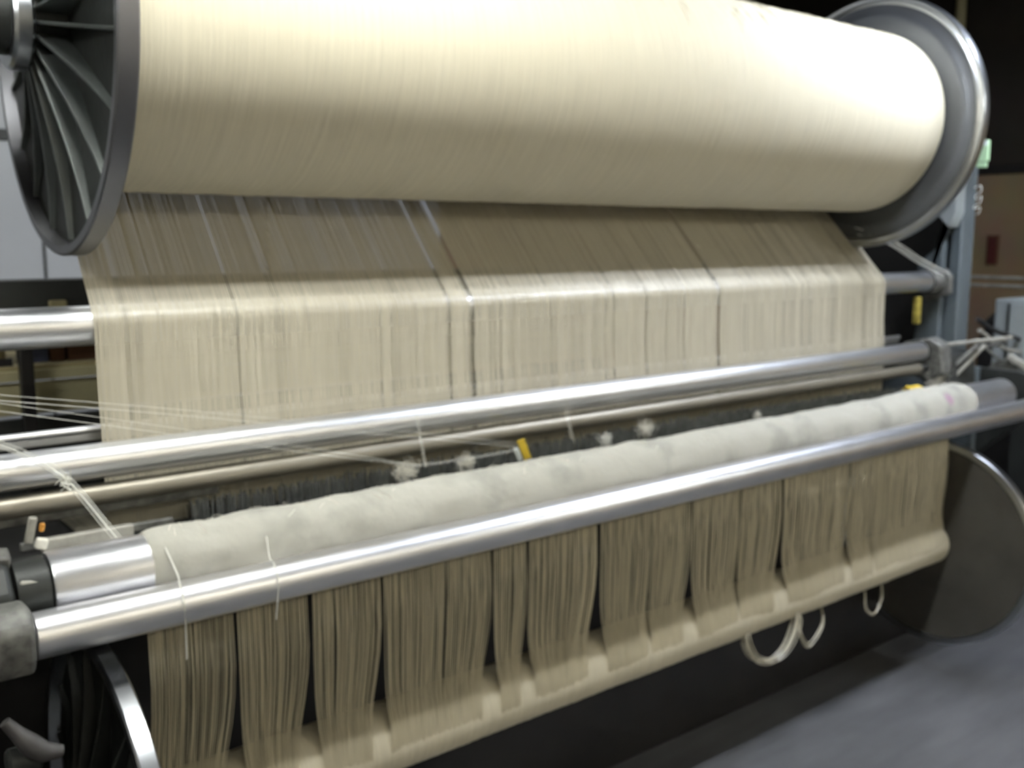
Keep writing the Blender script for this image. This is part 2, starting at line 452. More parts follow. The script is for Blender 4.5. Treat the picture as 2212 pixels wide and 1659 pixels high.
# cloth wrapped back-rest roller
CY, CZ, CR = -0.39, 1.124, 0.075
cr = thing('back_rest_roller', 'cream cloth-wrapped roller with bare metal ends behind the front chrome roller', 'roller', (1.7, CY, CZ))
xs = np.linspace(0.012, 3.335, 260)
base = CR + 0.0035 * np.interp(xs, np.linspace(0, 3.4, 46), rng.normal(0, 0.55, 46))
base += 0.010 * np.exp(-((xs - 2.98) / 0.16) ** 2) + 0.007 * np.exp(-((xs - 3.2) / 0.07) ** 2)
base -= 0.02 * np.clip(1 - (xs[-1] - xs) / 0.05, 0, 1) ** 2
base -= 0.006 * np.clip(1 - (xs - xs[0]) / 0.03, 0, 1) ** 2
wrap = MB()
seg = 72
th = np.linspace(0, 2 * PI, seg, endpoint=False)
grid = rng.normal(0, 1, (60, 14))
gi = np.linspace(0, 59, len(xs))
V = np.zeros((len(xs), seg, 3))
tt = th / (2 * PI) * 14
for i, x in enumerate(xs):
    a = int(gi[i]); b_ = min(a + 1, 59); u = gi[i] - a
    row = grid[a] * (1 - u) + grid[b_] * u
    rr = base[i] + 0.0016 * np.interp(tt, np.arange(15), np.append(row, row[0]))
    V[i, :, 0] = x; V[i, :, 1] = CY + rr * np.cos(th); V[i, :, 2] = CZ + rr * np.sin(th)
F = [(i * seg + j, i * seg + (j + 1) % seg, (i + 1) * seg + (j + 1) % seg, (i + 1) * seg + j) for i in range(len(xs) - 1) for j in range(seg)]
F += [tuple(range(seg))[::-1], tuple((len(xs) - 1) * seg + j for j in range(seg))]
wrap.add(V.reshape(-1, 3), F)
obj('cloth_wrap', wrap, 'cloth_roll', cr, label='cream cloth wrap, smudged and lumpy')
obj('core_tube', MB().lathe([(-0.172, 0.064), (-0.168, 0.067), (3.645, 0.067), (3.655, 0.06)], CY, CZ, 56), 'chrome_worn', cr, label='bare metal roller tube')
obj('end_cap', MB().lathe([(-0.24, 0.05), (-0.235, 0.062), (-0.178, 0.062), (-0.172, 0.055)], CY, CZ, 40), 'cast', cr)
obj('end_cap', MB().lathe([(3.65, 0.045), (3.70, 0.045)], CY, CZ, 40), 'cast', cr)
lp = MB()
for i in range(120):
    x = rng.uniform(0.05, 3.3); a = rng.uniform(0.9, 2.2); L = rng.uniform(0.1, 0.5)
    b0 = np.interp(x, xs, base) + 0.0012
    aa = a + np.linspace(-L / 2, L / 2, 6)
    lp.tube(np.stack([x + rng.normal(0, 0.01) * np.linspace(-1, 1, 6), CY - (b0 + 0.002 * np.sin(np.linspace(0, PI, 6))) * np.cos(aa), CZ + (b0 + 0.004 * np.sin(np.linspace(0, PI, 6)) * rng.uniform()) * np.sin(aa)], -1), 0.0006, 3)
obj('lint_fuzz', lp, 'lint', cr, kind='stuff')

# ------------------------------------------------------------------ pile yarn sheet (upper beam -> guide roller -> down)
def arc(cy, cz, r, a0, a1, n):
    return [(cy + r * math.cos(a), cz + r * math.sin(a)) for a in np.linspace(a0, a1, n)]
def internal_tangent(c1, r1, c2, r2):
    """line leaving circle 1 on its rear-lower side and meeting circle 2 on its front-upper side"""
    d = np.array(c2) - np.array(c1); D = np.linalg.norm(d)
    base_a = math.atan2(d[1], d[0]); k = math.acos((r1 + r2) / D)
    a = base_a + k
    return a, a + PI
a1_, a2_ = internal_tangent((UBY, UBZ), 0.357, (WY, WZ), WR + 0.0015)
path = arc(UBY, UBZ, 0.357, a1_ + 0.35, a1_, 4)
path += arc(WY, WZ, WR + 0.0015, a2_ - 2 * PI if a2_ > PI else a2_, -PI if a2_ > PI else PI, 7) if False else []
def norm_a(a):
    while a < 0: a += 2 * PI
    while a >= 2 * PI: a -= 2 * PI
    return a
aw = norm_a(a2_)
path += arc(WY, WZ, WR + 0.0015, aw, PI, 7)
path += [(WY - WR - 0.0015, 1.45), (-0.108, 1.30), (-0.105, 1.14), (-0.085, 1.085), (0.0, 1.06), (0.5, 1.06)]
path = np.array(path)
nb = 4
def sheet_threads(x_list, rad, name_seed):
    mb = MB()
    n = len(path)
    tang = np.gradient(path, axis=0); tang /= np.linalg.norm(tang, axis=1)[:, None]
    nor = np.stack([-tang[:, 1], tang[:, 0]], -1)
    vv = []; ff = []
    cnt = 0
    for x in x_list:
        off = -(0.0012 + abs(rng.normal(0, 0.0007)))
        r = rad * rng.uniform(0.92, 1.08)
        wob = np.cumsum(rng.normal(0, 0.00012, n)); wob[:nb] = wob[nb]
        # the sheet fans out a little on the beam
        fan = np.zeros(n); fan[:nb] = 1.0
        xx = x + wob + fan * (x - 1.6) * (-0.012)
        cen = np.stack([xx, path[:, 0], path[:, 1]], -1)
        for k in range(3):
            t = 2 * PI * k / 3 + PI / 2
            q = cen.copy()
            q[:, 0] += r * math.cos(t)
            q[:, 1] += nor[:, 0] * (r * math.sin(t) * 0.7 + off)
            q[:, 2] += nor[:, 1] * (r * math.sin(t) * 0.7 + off)
            vv.append(q)
        for i in range(n - 1):
            for k in range(3):
                kk = (k + 1) % 3
                ff.append((cnt + k * n + i, cnt + kk * n + i, cnt + kk * n + i + 1, cnt + k * n + i + 1))
        cnt += 3 * n
    mb.add(np.concatenate(vv), ff)
    return mb
sheet = thing('yarn_sheet', 'sheet of fine cream yarns running down from the full upper beam over the roller', 'yarn sheet', (1.6, -0.1, 1.1))
XL, XR = 0.024, 3.185
G1, G2 = 1.056, 2.128
sec = [(XL, G1 - 0.009), (G1 + 0.010, G2 - 0.010), (G2 + 0.007, XR)]
for (xa, xb) in sec:
    step = 0.00275
    xs_ = np.arange(xa, xb, step)
    xs_ = xs_ + rng.normal(0, 0.00028, len(xs_))
    keep = rng.uniform(size=len(xs_)) > 0.0005
    # sparser places that show as faint streaks
    for c, wd, pr in ((0.70, 0.025, 0.10), (0.985, 0.02, 0.10)):
        keep &= ~((np.abs(xs_ - c) < wd) & (rng.uniform(size=len(xs_)) < pr))
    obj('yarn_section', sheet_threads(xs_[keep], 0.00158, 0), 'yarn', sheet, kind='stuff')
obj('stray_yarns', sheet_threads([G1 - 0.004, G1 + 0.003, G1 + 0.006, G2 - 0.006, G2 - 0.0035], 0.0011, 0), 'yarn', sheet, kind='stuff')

# ------------------------------------------------------------------ lower warp beam
LBY, LBZ, LBR = -0.35, 0.543, 0.088
low = thing('warp_yarn_roll', 'lower warp beam with few turns of cream yarn left and big dark flanges', 'warp beam', (1.58, LBY, LBZ))
package(-0.055, 3.208, LBR, LBY, LBZ, 'yarn_package', low, 420, 72, 0.0012, 0.01)
outer_flange(-0.062, -0.10, low, 0.43, LBY, LBZ, 16, -1, rib_mat='cast', label='dark flange with a bright rim')
rl = MB().lathe([(3.21, 0.05), (3.21, 0.40), (3.225, 0.40), (3.225, 0.05)], LBY, LBZ, 128, close=False)
M['flange_low'] = mat('dull_brown_flange', (0.105, 0.098, 0.086), 0.5, 0.5, 0.15, 6)
rlf = obj('flange', rl, 'flange_low', low, label='dull dark flange face')
obj('rim', MB().lathe([(3.212, 0.398), (3.206, 0.404), (3.206, 0.426), (3.21, 0.43), (3.24, 0.43), (3.243, 0.426), (3.243, 0.398)], LBY, LBZ, 128, close=False), 'flange_rim', rlf, label='bright metal rim')
for xa, xb in ((-0.36, -0.1), (3.22, 3.7)):
    obj('shaft', MB().lathe([(xa, 0.045), (xb, 0.045)], LBY, LBZ, 32), 'cast', low)

# hanging yarn bundles from the cloth roller to the lower beam
hang = thing('hanging_yarn_sheet', 'ragged sheet of slack yarn bundles hanging between front chrome roller and lower beam', 'yarn sheet', (1.6, -0.42, 0.6))
edges = [0.006, 0.113, 0.194, 0.372, 0.47, 0.563, 0.683, 0.80, 0.895, 1.015, 1.14, 1.275, 1.40, 1.49, 1.668, 1.79, 1.903, 2.12, 2.33, 2.52, 2.68, 2.802, 2.95, 3.205]
gapw = {_k: _v * 1.35 for _k, _v in {0.372: 0.026, 0.194: 0.018, 0.563: 0.016, 0.895: 0.020, 1.015: 0.022, 1.275: 0.026, 1.668: 0.022, 2.12: 0.026, 2.52: 0.022, 1.49: 0.008, 1.903: 0.006}.items()}
for i in range(len(edges) - 1):
    a, b = edges[i], edges[i + 1]
    ga = gapw.get(a, 0.003); gb = gapw.get(b, 0.003)
    lo_, hi_ = a + ga * 0.2, b - gb * 0.2
    n = max(8, int((hi_ - lo_) / 0.0019))
    mb = MB()
    lean = 0.024 + 0.006 * math.sin(i * 2.1)
    slack = rng.uniform(0.0, 0.02)
    for k in range(n):
        u = (k + 0.5) / n
        x = lo_ + (hi_ - lo_) * u + rng.normal(0, 0.001)
        # bundles draw together low down and leave dark gaps
        xb_ = a + ga * 1.0 + (b - gb * 1.0 - a - ga * 1.0) * u + rng.normal(0, 0.0012) - lean
        s = slack * rng.uniform(0.5, 1.0)
        depth = rng.uniform(-0.007, 0.007)
        q = 0.45
        pts = [(x, -0.40, 1.052), (x, -0.403 + depth * 0.4, 0.95), (x - 0.05 * lean, -0.404 + depth, 0.84), (x * 0.7 + xb_ * 0.3, -0.404 + depth + s * 0.4, 0.73),
               (x * 0.3 + xb_ * 0.7, -0.412 + depth * 0.6 + s * 0.3, 0.66), (xb_, LBY - LBR * math.cos(q) - 0.003, LBZ + LBR * math.sin(q) + 0.006), (xb_ - 0.004, LBY - LBR * math.cos(0.15) - 0.0003, LBZ + LBR * math.sin(0.15)), (xb_ - 0.004, LBY - LBR * math.cos(0.1) + 0.004, LBZ - LBR * math.sin(0.1))]
        mb.tube(spline(pts, 13), 0.00105 * rng.uniform(0.8, 1.2), 3)
    obj('yarn_bundle', mb, 'yarn_wound', hang)

# drooping loops of yarn below the lower beam
def loops(label, pts, n, r, spread):
    mb = MB()
    for k in range(n):
        off = rng.normal(0, spread, 3)
        mb.tube(spline([np.array(q) + off * (1 if 0 < i < len(pts) - 1 else 0.4) for i, q in enumerate(pts)], 22), r, 4)
    return obj('yarn_loop', mb, 'yarn', None, label, 'yarn', 'yarn loops under the lower beam')
loops('largest loose cream yarn loop drooping under the lower beam', [(1.93, -0.425, 0.505), (1.925, -0.435, 0.455), (1.97, -0.44, 0.395), (2.06, -0.44, 0.368), (2.14, -0.44, 0.40), (2.19, -0.435, 0.47), (2.20, -0.42, 0.52)], 16, 0.0015, 0.007)
loops('middle faint yarn loop drooping under the lower beam', [(2.25, -0.40, 0.47), (2.23, -0.42, 0.42), (2.27, -0.43, 0.37), (2.36, -0.42, 0.42), (2.38, -0.40, 0.48)], 6, 0.0014, 0.006)
loops('rightmost small yarn loop under the lower beam', [(2.66, -0.40, 0.465), (2.64, -0.42, 0.41), (2.70, -0.42, 0.375), (2.76, -0.41, 0.42), (2.77, -0.40, 0.48)], 6, 0.0014, 0.006)

# ------------------------------------------------------------------ drop wires behind the cloth roller
dw = thing('drop_wire_bank', 'row of dark steel drop wires between thin tube and cloth-wrapped roller', 'drop wires', (1.5, -0.22, 1.1))
mb = MB()
x = 0.18
while x < 3.12:
    for row, yy in enumerate((-0.185, -0.215, -0.245)):
        xx = x + rng.normal(0, 0.0015)
        top = 1.186 + 0.012 * row * 0.4 + rng.normal(0, 0.007) - 0.02 * max(0, x - 2.2)
        tilt = rng.normal(0, 0.004)
        mb.add([(xx - 0.0011, yy, 1.06), (xx + 0.0011, yy + 0.002, 1.06), (xx + 0.0011 + tilt, yy + 0.002, top), (xx - 0.0011 + tilt, yy, top),
                (xx - 0.0011, yy + 0.006, 1.06), (xx - 0.0011 + tilt, yy + 0.006, top)],
               [(0, 1, 2, 3), (1, 4, 5, 2), (4, 0, 3, 5), (3, 2, 5), (0, 4, 1)])
    x += 0.0052 + abs(rng.normal(0, 0.001))
obj('drop_wires', mb, 'wire', dw, kind='stuff')
for yy in (-0.182, -0.212, -0.242):
    obj('contact_bar', MB().box((-0.05, yy, 1.115), (3.35, yy + 0.004, 1.15)), 'dark', dw, bevel=0.001)
obj('end_rail', MB().box((-0.16, -0.31, 1.163), (0.02, -0.29, 1.193)), 'bracket_light', dw, bevel=0.003, label='pale flat rail end')
obj('end_rail', MB().box((-0.19, -0.265, 1.162), (0.12, -0.25, 1.180)), 'bracket', dw, bevel=0.003, label='flat grey rail end')
obj('end_rail', MB().box((-0.25, -0.20, 1.20), (0.25, -0.19, 1.222)), 'bracket', dw, bevel=0.002)
obj('trough', MB().box((-0.2, -0.34, 1.02), (3.55, 0.35, 1.05)), 'black', dw)

# clip with an orange dot at the left end of the rails
cp = thing('rail_clip', 'small pale clip with an orange dot on the left rail end', 'clip', (-0.17, -0.32, 1.2))
obj('clip_body', MB().obox((-0.182, -0.325, 1.222), (0.016, 0.010, 0.055), (0.1, 0.2, 0)), 'bracket_light', cp, bevel=0.003)
obj('clip_foot', MB().obox((-0.165, -0.327, 1.192), (0.022, 0.02, 0.022), (0, 0.3, 0)), 'lint', cp, bevel=0.004)
obj('dot', MB().obox((-0.162, -0.328, 1.225), (0.010, 0.008, 0.018), (0.1, 0.2, 0)), 'orange', cp, bevel=0.003)

# yellow tag and lint tufts
yt = thing('yellow_marker', 'yellow plastic marker strip standing among the drop wires', 'marker', (1.105, -0.255, 1.17))
obj('strip', MB().obox((1.110, -0.268, 1.200), (0.022, 0.005, 0.068), (0.25, -0.42, -0.4)), 'yellow', yt, bevel=0.001)
obj('clip', MB().obox((1.086, -0.270, 1.190), (0.014, 0.006, 0.042), (0.25, -0.42, -0.4)), 'white_tag', yt, bevel=0.002)
yl = thing('yellow_rag', 'small yellow scrap lying at the right end on cloth-wrapped roller', 'scrap', (2.98, -0.36, 1.2))
v = []
for i in range(6):
    for j in range(5):
        v.append((2.95 + i * 0.017, -0.355 + j * 0.012 - 0.02, 1.207 + 0.006 * math.sin(i * 1.3 + j) + (0.004 if j == 2 else 0)))
obj('scrap', MB().add(v + [(a, b, c - 0.004) for a, b, c in v], [(i * 5 + j, (i + 1) * 5 + j, (i + 1) * 5 + j + 1, i * 5 + j + 1) for i in range(5) for j in range(4)] + [(30 + i * 5 + j, 30 + i * 5 + j + 1, 30 + (i + 1) * 5 + j + 1, 30 + (i + 1) * 5 + j) for i in range(5) for j in range(4)]), 'yellow', yl)

def tuft(label, c, r, n, material='lint'):
    mb = MB()
    c = np.array(c)
    for k in range(n * 3):
        q = c + rng.normal(0, 1, 3) * r * np.array([0.42, 0.25, 0.34])
        d = rng.normal(0, 1, 3); d /= np.linalg.norm(d)
        e = rng.normal(0, 1, 3); e /= np.linalg.norm(e)
        h = r * rng.uniform(0.15, 0.4)
        mb.tube(spline([q - d * h, q + e * h * 0.5, q + d * h, q + d * h * 0.7 - e * h * 0.6], 7), 0.0005, 3)
    return obj('lint_tuft', mb, material, None, label, 'lint', 'lint tufts on the drop wires')
tuft('white lint tuft left of the yellow marker', (0.92, -0.255, 1.185), 0.030, 50)
tuft('lint tuft where the loose threads end, farther left', (0.725, -0.26, 1.195), 0.036, 55)
tuft('small bluish-white lint tuft right of the yellow marker', (1.437, -0.255, 1.185), 0.026, 40, 'thread')
tuft('beige lint tuft in mid row of drop wires', (1.616, -0.25, 1.195), 0.036, 50)
tuft('faint lint tuft far along the drop wires', (2.17, -0.25, 1.175), 0.022, 25)
tuft('beige lint clump beside the right roller bracket', (3.42, -0.22, 1.19), 0.06, 120)

# ------------------------------------------------------------------ loose threads
def thread(label, pts, r=0.0008, n=24, extra=0, spread=0.004, name='loose_thread', knot=None):
    mb = MB()
    for k in range(1 + extra):
        off = rng.normal(0, spread, 3) if k else np.zeros(3)
        mb.tube(spline([np.array(q) + off for q in pts], n), r, 4)
    if knot is not None:
        for k in range(24):
            d = rng.normal(0, 1, 3); d /= np.linalg.norm(d)
            mb.tube(spline([np.array(knot) + rng.normal(0, 0.003, 3), np.array(knot) + d * 0.010, np.array(knot) + d * 0.004 + rng.normal(0, 0.009, 3)], 6), 0.0012, 3)
    return obj(name, mb, 'thread', None, label, 'thread', 'loose white threads')
thread('lowest long thread running from the left to the left lint tuft', [(-0.36, -0.41, 1.51), (0.1, -0.36, 1.384), (0.45, -0.30, 1.284), (0.725, -0.27, 1.212)], 0.0006)
thread('second long thread beside the lowest one', [(-0.36, -0.41, 1.525), (0.1, -0.36, 1.398), (0.45, -0.30, 1.296), (0.76, -0.268, 1.205)], 0.0005)
thread('upper long thread running from the left to the yellow marker', [(-0.36, -0.40, 1.52), (0.1, -0.35, 1.425), (0.6, -0.30, 1.315), (1.08, -0.265, 1.212)], 0.0006)
thread('uppermost long thread ending at the yellow marker', [(-0.36, -0.40, 1.53), (0.1, -0.35, 1.437), (0.6, -0.30, 1.328), (1.08, -0.265, 1.222)], 0.0005)
thread('short thread pair between left lint tuft and yellow marker', [(0.735, -0.27, 1.205), (0.9, -0.27, 1.200), (1.08, -0.266, 1.200)], 0.0005, 16, 1, 0.006)
thread('thread pair hanging over chrome roller left of the yellow marker', [(0.775, -0.20, 1.347), (0.778, -0.231, 1.32), (0.783, -0.236, 1.27), (0.792, -0.246, 1.19)], 0.0008, 20, 1, 0.006)
thread('thread pair hanging over chrome roller right of the yellow marker', [(1.295, -0.20, 1.347), (1.298, -0.231, 1.32), (1.303, -0.236, 1.27), (1.318, -0.246, 1.19)], 0.0008, 20, 1, 0.006)
thread('knotted thread bunch slanting down at left end of chrome roller', [(-0.25, -0.2, 1.40), (-0.165, -0.235, 1.355), (-0.102, -0.28, 1.304), (-0.042, -0.33, 1.205), (-0.02, -0.34, 1.17)], 0.0008, 24, 4, 0.005, knot=(-0.102, -0.28, 1.300))
thread('thread draped over front chrome roller near its left end', [(0.035, -0.452, 1.175), (0.046, -0.48, 1.13), (0.040, -0.515, 1.1165), (0.036, -0.5455, 1.085), (0.040, -0.535, 1.04), (0.044, -0.52, 0.96)], 0.0010, 26, 2, 0.0012)
thread('thread draped over front chrome roller, second from left', [(0.247, -0.462, 1.16), (0.243, -0.485, 1.12), (0.238, -0.515, 1.1165), (0.234, -0.5455, 1.085), (0.233, -0.54, 1.05), (0.232, -0.53, 1.0)], 0.0010, 26, 1, 0.0012)
thread('thread trail across the gap by the right roller bracket', [(3.12, -0.02, 1.80), (3.28, -0.06, 1.76), (3.42, -0.1, 1.69), (3.56, -0.14, 1.63)], 0.0012, 20, 7, 0.012)
thread('curly white light trail shaped as a yarn end beside the right post', [(3.7, -0.185, 2.005), (3.7, -0.21, 2.012), (3.7, -0.216, 1.99), (3.7, -0.192, 1.968), (3.7, -0.2, 1.955), (3.7, -0.218, 1.965), (3.7, -0.214, 1.94), (3.7, -0.19, 1.925), (3.7, -0.19, 1.915), (3.7, -0.216, 1.918), (3.7, -0.212, 1.895), (3.7, -0.2, 1.888)], 0.0022, 70)  # stands for the light trail of a bright spot, shaped as curled yarn

# ------------------------------------------------------------------ loom frame
fr = thing('loom_frame', 'blue-grey loom frame with end posts and dark cross rails behind the yarn', 'loom frame', (1.7, 0.3, 0))
# right end
obj('post', MB().box((3.74, -0.123, 0.0), (3.85, -0.03, 2.30)), 'frame', fr, bevel=0.008, label='blue-grey upright post')
poly = [(-0.16, 2.30), (-0.222, 1.287), (-0.25, 0.0), (0.35, 0.0), (0.3, 1.2), (0.029, 1.52), (0.05, 1.669), (-0.024, 1.733), (-0.083, 1.826), (-0.048, 1.888), (0.09, 2.02), (0.12, 2.25), (0.06, 2.36), (-0.08, 2.38)]
obj('side_plate', MB().prism([(-0.06, 1.22), (-0.25, 1.22), (-0.25, 0), (0.35, 0), (0.35, 1.2), (0.06, 1.3), (0.03, 1.52), (0.06, 1.669), (-0.015, 1.733), (-0.075, 1.826), (-0.06, 1.86)], 3.70, 3.74), 'frame', fr, bevel=0.004, label='blue-grey side plate')
obj('gap_darkener', MB().box((3.86, -0.02, 0.0), (3.90, 1.3, 2.45)), 'black', fr, bevel=0.004, label='black panel added to darken the gap by the right flange')  # dark sheet added to keep the gap behind the flange dark
obj('beam_bearing', MB().prism([(-0.10, 1.83), (-0.045, 1.885), (0.02, 1.98), (0.10, 2.14), (0.12, 2.25), (0.085, 2.335), (0, 2.37), (-0.085, 2.335), (-0.12, 2.25), (-0.13, 1.9)], 3.66, 3.74), 'frame_light', fr, bevel=0.006, label='pale grey beam bearing bracket')
obj('roller_bracket', MB().lathe([(3.585, 0.03), (3.585, 0.05), (3.60, 0.058), (3.655, 0.058), (3.66, 0.05), (3.70, 0.05)], WY, WZ, 40), 'bracket', fr)
obj('roller_bracket', MB().prism([(-0.12, 1.62), (-0.09, 1.65), (0.02, 1.645), (0.03, 1.56), (-0.02, 1.50), (-0.12, 1.54)], 3.66, 3.70), 'bracket', fr, bevel=0.006)
obj('roller_bracket', MB().prism([(-0.26, 1.34), (-0.2, 1.37), (-0.08, 1.34), (-0.06, 1.22), (-0.2, 1.18), (-0.27, 1.22)], 3.37, 3.45), 'bracket', fr, bevel=0.01)
obj('roller_bracket', MB().prism([(-0.24, 1.29), (-0.14, 1.31), (-0.1, 1.2), (-0.2, 1.12), (-0.25, 1.15)], 3.45, 3.70), 'dark', fr, bevel=0.01)
obj('yellow_block', MB().box((3.50, -0.070, 1.41), (3.53, -0.045, 1.53)), 'yellow_dull', fr, bevel=0.004, label='yellow block')
obj('bracket_arm', MB().prism([(0.0, 1.20), (-0.36, 1.20), (-0.46, 1.17), (-0.56, 1.10), (-0.56, 1.02), (-0.42, 1.0), (-0.2, 0.8), (0.1, 0.8)], 3.86, 3.90), 'dark', fr, bevel=0.006)
obj('cam_disc', MB().lathe([(3.93, 0.02), (3.93, 0.085), (3.96, 0.09), (3.975, 0.085), (3.975, 0.02)], -0.26, 1.15, 28), 'bracket', fr)
obj('cam_disc', MB().lathe([(3.91, 0.01), (3.91, 0.045), (3.94, 0.045), (3.94, 0.01)], -0.44, 1.19, 24), 'cast', fr)
obj('cam_follower', MB().obox((3.93, -0.35, 1.22), (0.03, 0.16, 0.03), (0.5, 0, 0.1)), 'bracket_light', fr, bevel=0.005)
obj('cam_follower', MB().obox((3.95, -0.20, 1.30), (0.03, 0.12, 0.025), (-0.4, 0, 0.1)), 'bracket', fr, bevel=0.005)
obj('guard_plate', MB().obox((3.99, -0.42, 1.10), (0.02, 0.10, 0.16), (0.2, 0, 0)), 'bracket_light', fr, bevel=0.005)
obj('diagonal_brace', MB().tube([(3.50, -0.20, 1.19), (3.60, -0.30, 1.33)], 0.012, 10), 'bracket', fr)
obj('diagonal_brace', MB().tube([(3.53, -0.23, 1.18), (3.64, -0.31, 1.33)], 0.008, 10), 'bracket_light', fr)
obj('tie_bar', MB().tube([(3.45, -0.17, 1.325), (3.9, -0.30, 1.345)], 0.008, 8), 'bracket_light', fr)
obj('brace_pad', MB().obox((3.62, -0.13, 1.24), (0.12, 0.1, 0.08), (0.4, 0.2, 0)), 'dark', fr, bevel=0.01)
# left end
obj('side_plate', MB().prism([(-0.28, 0), (0.4, 0), (0.4, 1.5), (0.12, 1.72), (-0.08, 1.72), (-0.13, 1.5), (-0.27, 1.3)], -0.48, -0.42), 'frame', fr, bevel=0.006, label='dark left side plate')
obj('post', MB().box((-0.62, -0.1, 0.0), (-0.5, 0.1, 2.2)), 'frame', fr, bevel=0.008)
obj('roller_bracket', MB().prism([(-0.56, 1.11), (-0.53, 1.14), (-0.46, 1.135), (-0.445, 1.06), (-0.46, 1.02), (-0.54, 1.015), (-0.56, 1.05)], -0.30, -0.232), 'bracket', fr, bevel=0.01, label='dusty roller end bracket')
obj('roller_bracket', MB().prism([(-0.47, 1.14), (-0.42, 1.195), (-0.34, 1.19), (-0.3, 1.12), (-0.3, 1.04), (-0.44, 1.04)], -0.33, -0.242), 'cast', fr, bevel=0.012)
obj('bolt_head', MB().lathe([(-0.232, 0.018), (-0.226, 0.018), (-0.222, 0.014)], -0.505, 1.095, 6), 'bracket_light', fr)
obj('bracket_cap', MB().obox((-0.21, -0.435, 1.155), (0.045, 0.02, 0.012), (0.5, 0.1, 0)), 'bracket_light', fr, bevel=0.006)
obj('bracket_cap', MB().obox((-0.262, -0.40, 1.198), (0.05, 0.04, 0.03), (0.3, 0.1, 0)), 'bracket', fr, bevel=0.006)
obj('bracket_arm', MB().prism([(-0.54, 1.02), (-0.45, 1.02), (-0.2, 0.9), (0.1, 0.9), (0.1, 1.1), (-0.2, 1.16), (-0.4, 1.1)], -0.42, -0.33), 'cast', fr, bevel=0.01)
# dark back panels under the loom
obj('cross_rail', MB().box((-0.42, -0.13, 0.0), (3.70, 0.05, 0.30)), 'black', fr, bevel=0.006, label='black bottom cross rail')
obj('cross_rail', MB().box((-0.42, 0.1, 0.3), (3.70, 0.16, 1.02)), 'black', fr, label='black back panel')
obj('cross_rail', MB().box((-0.5, 0.88, 1.578), (3.7, 1.0, 1.662)), 'dark', fr, bevel=0.004, label='dark cross beam behind the yarn sheet')
obj('rail_ledge', MB().box((-0.5, 0.87, 1.560), (3.7, 0.99, 1.574)), 'bracket_light', fr, bevel=0.002)
obj('rail_clip', MB().box((0.155, 0.855, 1.560), (0.205, 0.88, 1.60)), 'tan', fr, bevel=0.004, label='small tan clip')
for xx in (-0.5, 3.6):
    obj('rail_leg', MB().box((xx, 0.9, 0), (xx + 0.1, 0.98, 1.56)), 'dark', fr)

# lever, guard and cable at bottom left
lv = thing('control_lever', 'grey worn lever in the dark corner at lower left', 'lever', (-0.25, -0.6, 0.85))
obj('lever_arm', MB().tube(spline([(-0.30, -0.6, 0.97), (-0.275, -0.605, 0.935), (-0.25, -0.61, 0.905), (-0.215, -0.61, 0.893)], 14), [0.010, 0.011, 0.012, 0.013, 0.015, 0.017, 0.019, 0.02, 0.02, 0.019, 0.017, 0.015, 0.013, 0.011], 14), 'lever_grey', lv)
obj('lever_pivot', MB().lathe([(-0.30, 0.02), (-0.295, 0.026), (-0.25, 0.026), (-0.245, 0.02)], -0.585, 0.885, 20), 'cast', lv)
obj('lever_rod', MB().tube([(-0.27, -0.58, 0.88), (-0.27, -0.53, 0.4), (-0.27, -0.45, 0.0)], 0.014, 10), 'cast', lv)
hb = thing('waste_bin', 'mauve plastic bin edge at the very bottom left corner', 'bin', (-0.49, -0.78, 0.0))
ring = MB().add([(-0.49 + r_ * math.cos(a), -0.78 + r_ * math.sin(a), z_) for (r_, z_) in ((0.115, 0.0), (0.165, 0.90), (0.175, 0.915), (0.175, 0.94), (0.160, 0.94), (0.155, 0.90), (0.105, 0.012)) for a in np.linspace(0, 2 * PI, 40, endpoint=False)],
    [(i * 40 + j, i * 40 + (j + 1) % 40, (i + 1) * 40 + (j + 1) % 40, (i + 1) * 40 + j) for i in range(6) for j in range(40)] + [tuple(range(40))[::-1]])
obj('bin_body', ring, 'purple', hb)

# small green tag box hanging by the right flange
gt = thing('green_tag', 'pale green tag box fixed by the right flange of upper beam', 'tag', (3.72, -0.21, 2.09))
obj('tag_plate', MB().box((3.70, -0.233, 2.115), (3.72, -0.18, 2.205)), 'green_tag', gt, bevel=0.004)
obj('tag_header', MB().box((3.698, -0.230, 2.182), (3.7, -0.183, 2.203)), 'white_tag', gt)
obj('tag_strip', MB().box((3.70, -0.228, 2.090), (3.715, -0.185, 2.112)), 'green_tag', gt, bevel=0.002)
obj('hook', MB().tube([(3.71, -0.20, 2.20), (3.72, -0.165, 2.19), (3.745, -0.12, 2.17)], 0.004), 'steel', gt)

# ------------------------------------------------------------------ behind, left
pw = thing('white_partition', 'pale white board partition standing behind the loom at left', 'partition', (0.0, 3.05, 0))
for i, xa in enumerate((-2.95, -1.75, -0.55, 0.65, 1.85)):
    for (za, zb) in ((0.05, 1.1), (1.12, 2.265), (2.30, 3.4)):
        obj('board', MB().box((xa, 3.0, za), (xa + 1.185, 3.02, zb)), 'white_board', pw, bevel=0.003)
obj('rail', MB().box((-3.0, 2.985, 2.255), (3.05, 3.03, 2.31)), 'dark', pw, bevel=0.003)
for i in range(6):
    obj('upright', MB().box((-3.0 + i * 1.2, 3.02, 0), (-2.95 + i * 1.2, 3.08, 3.45)), 'dark', pw)

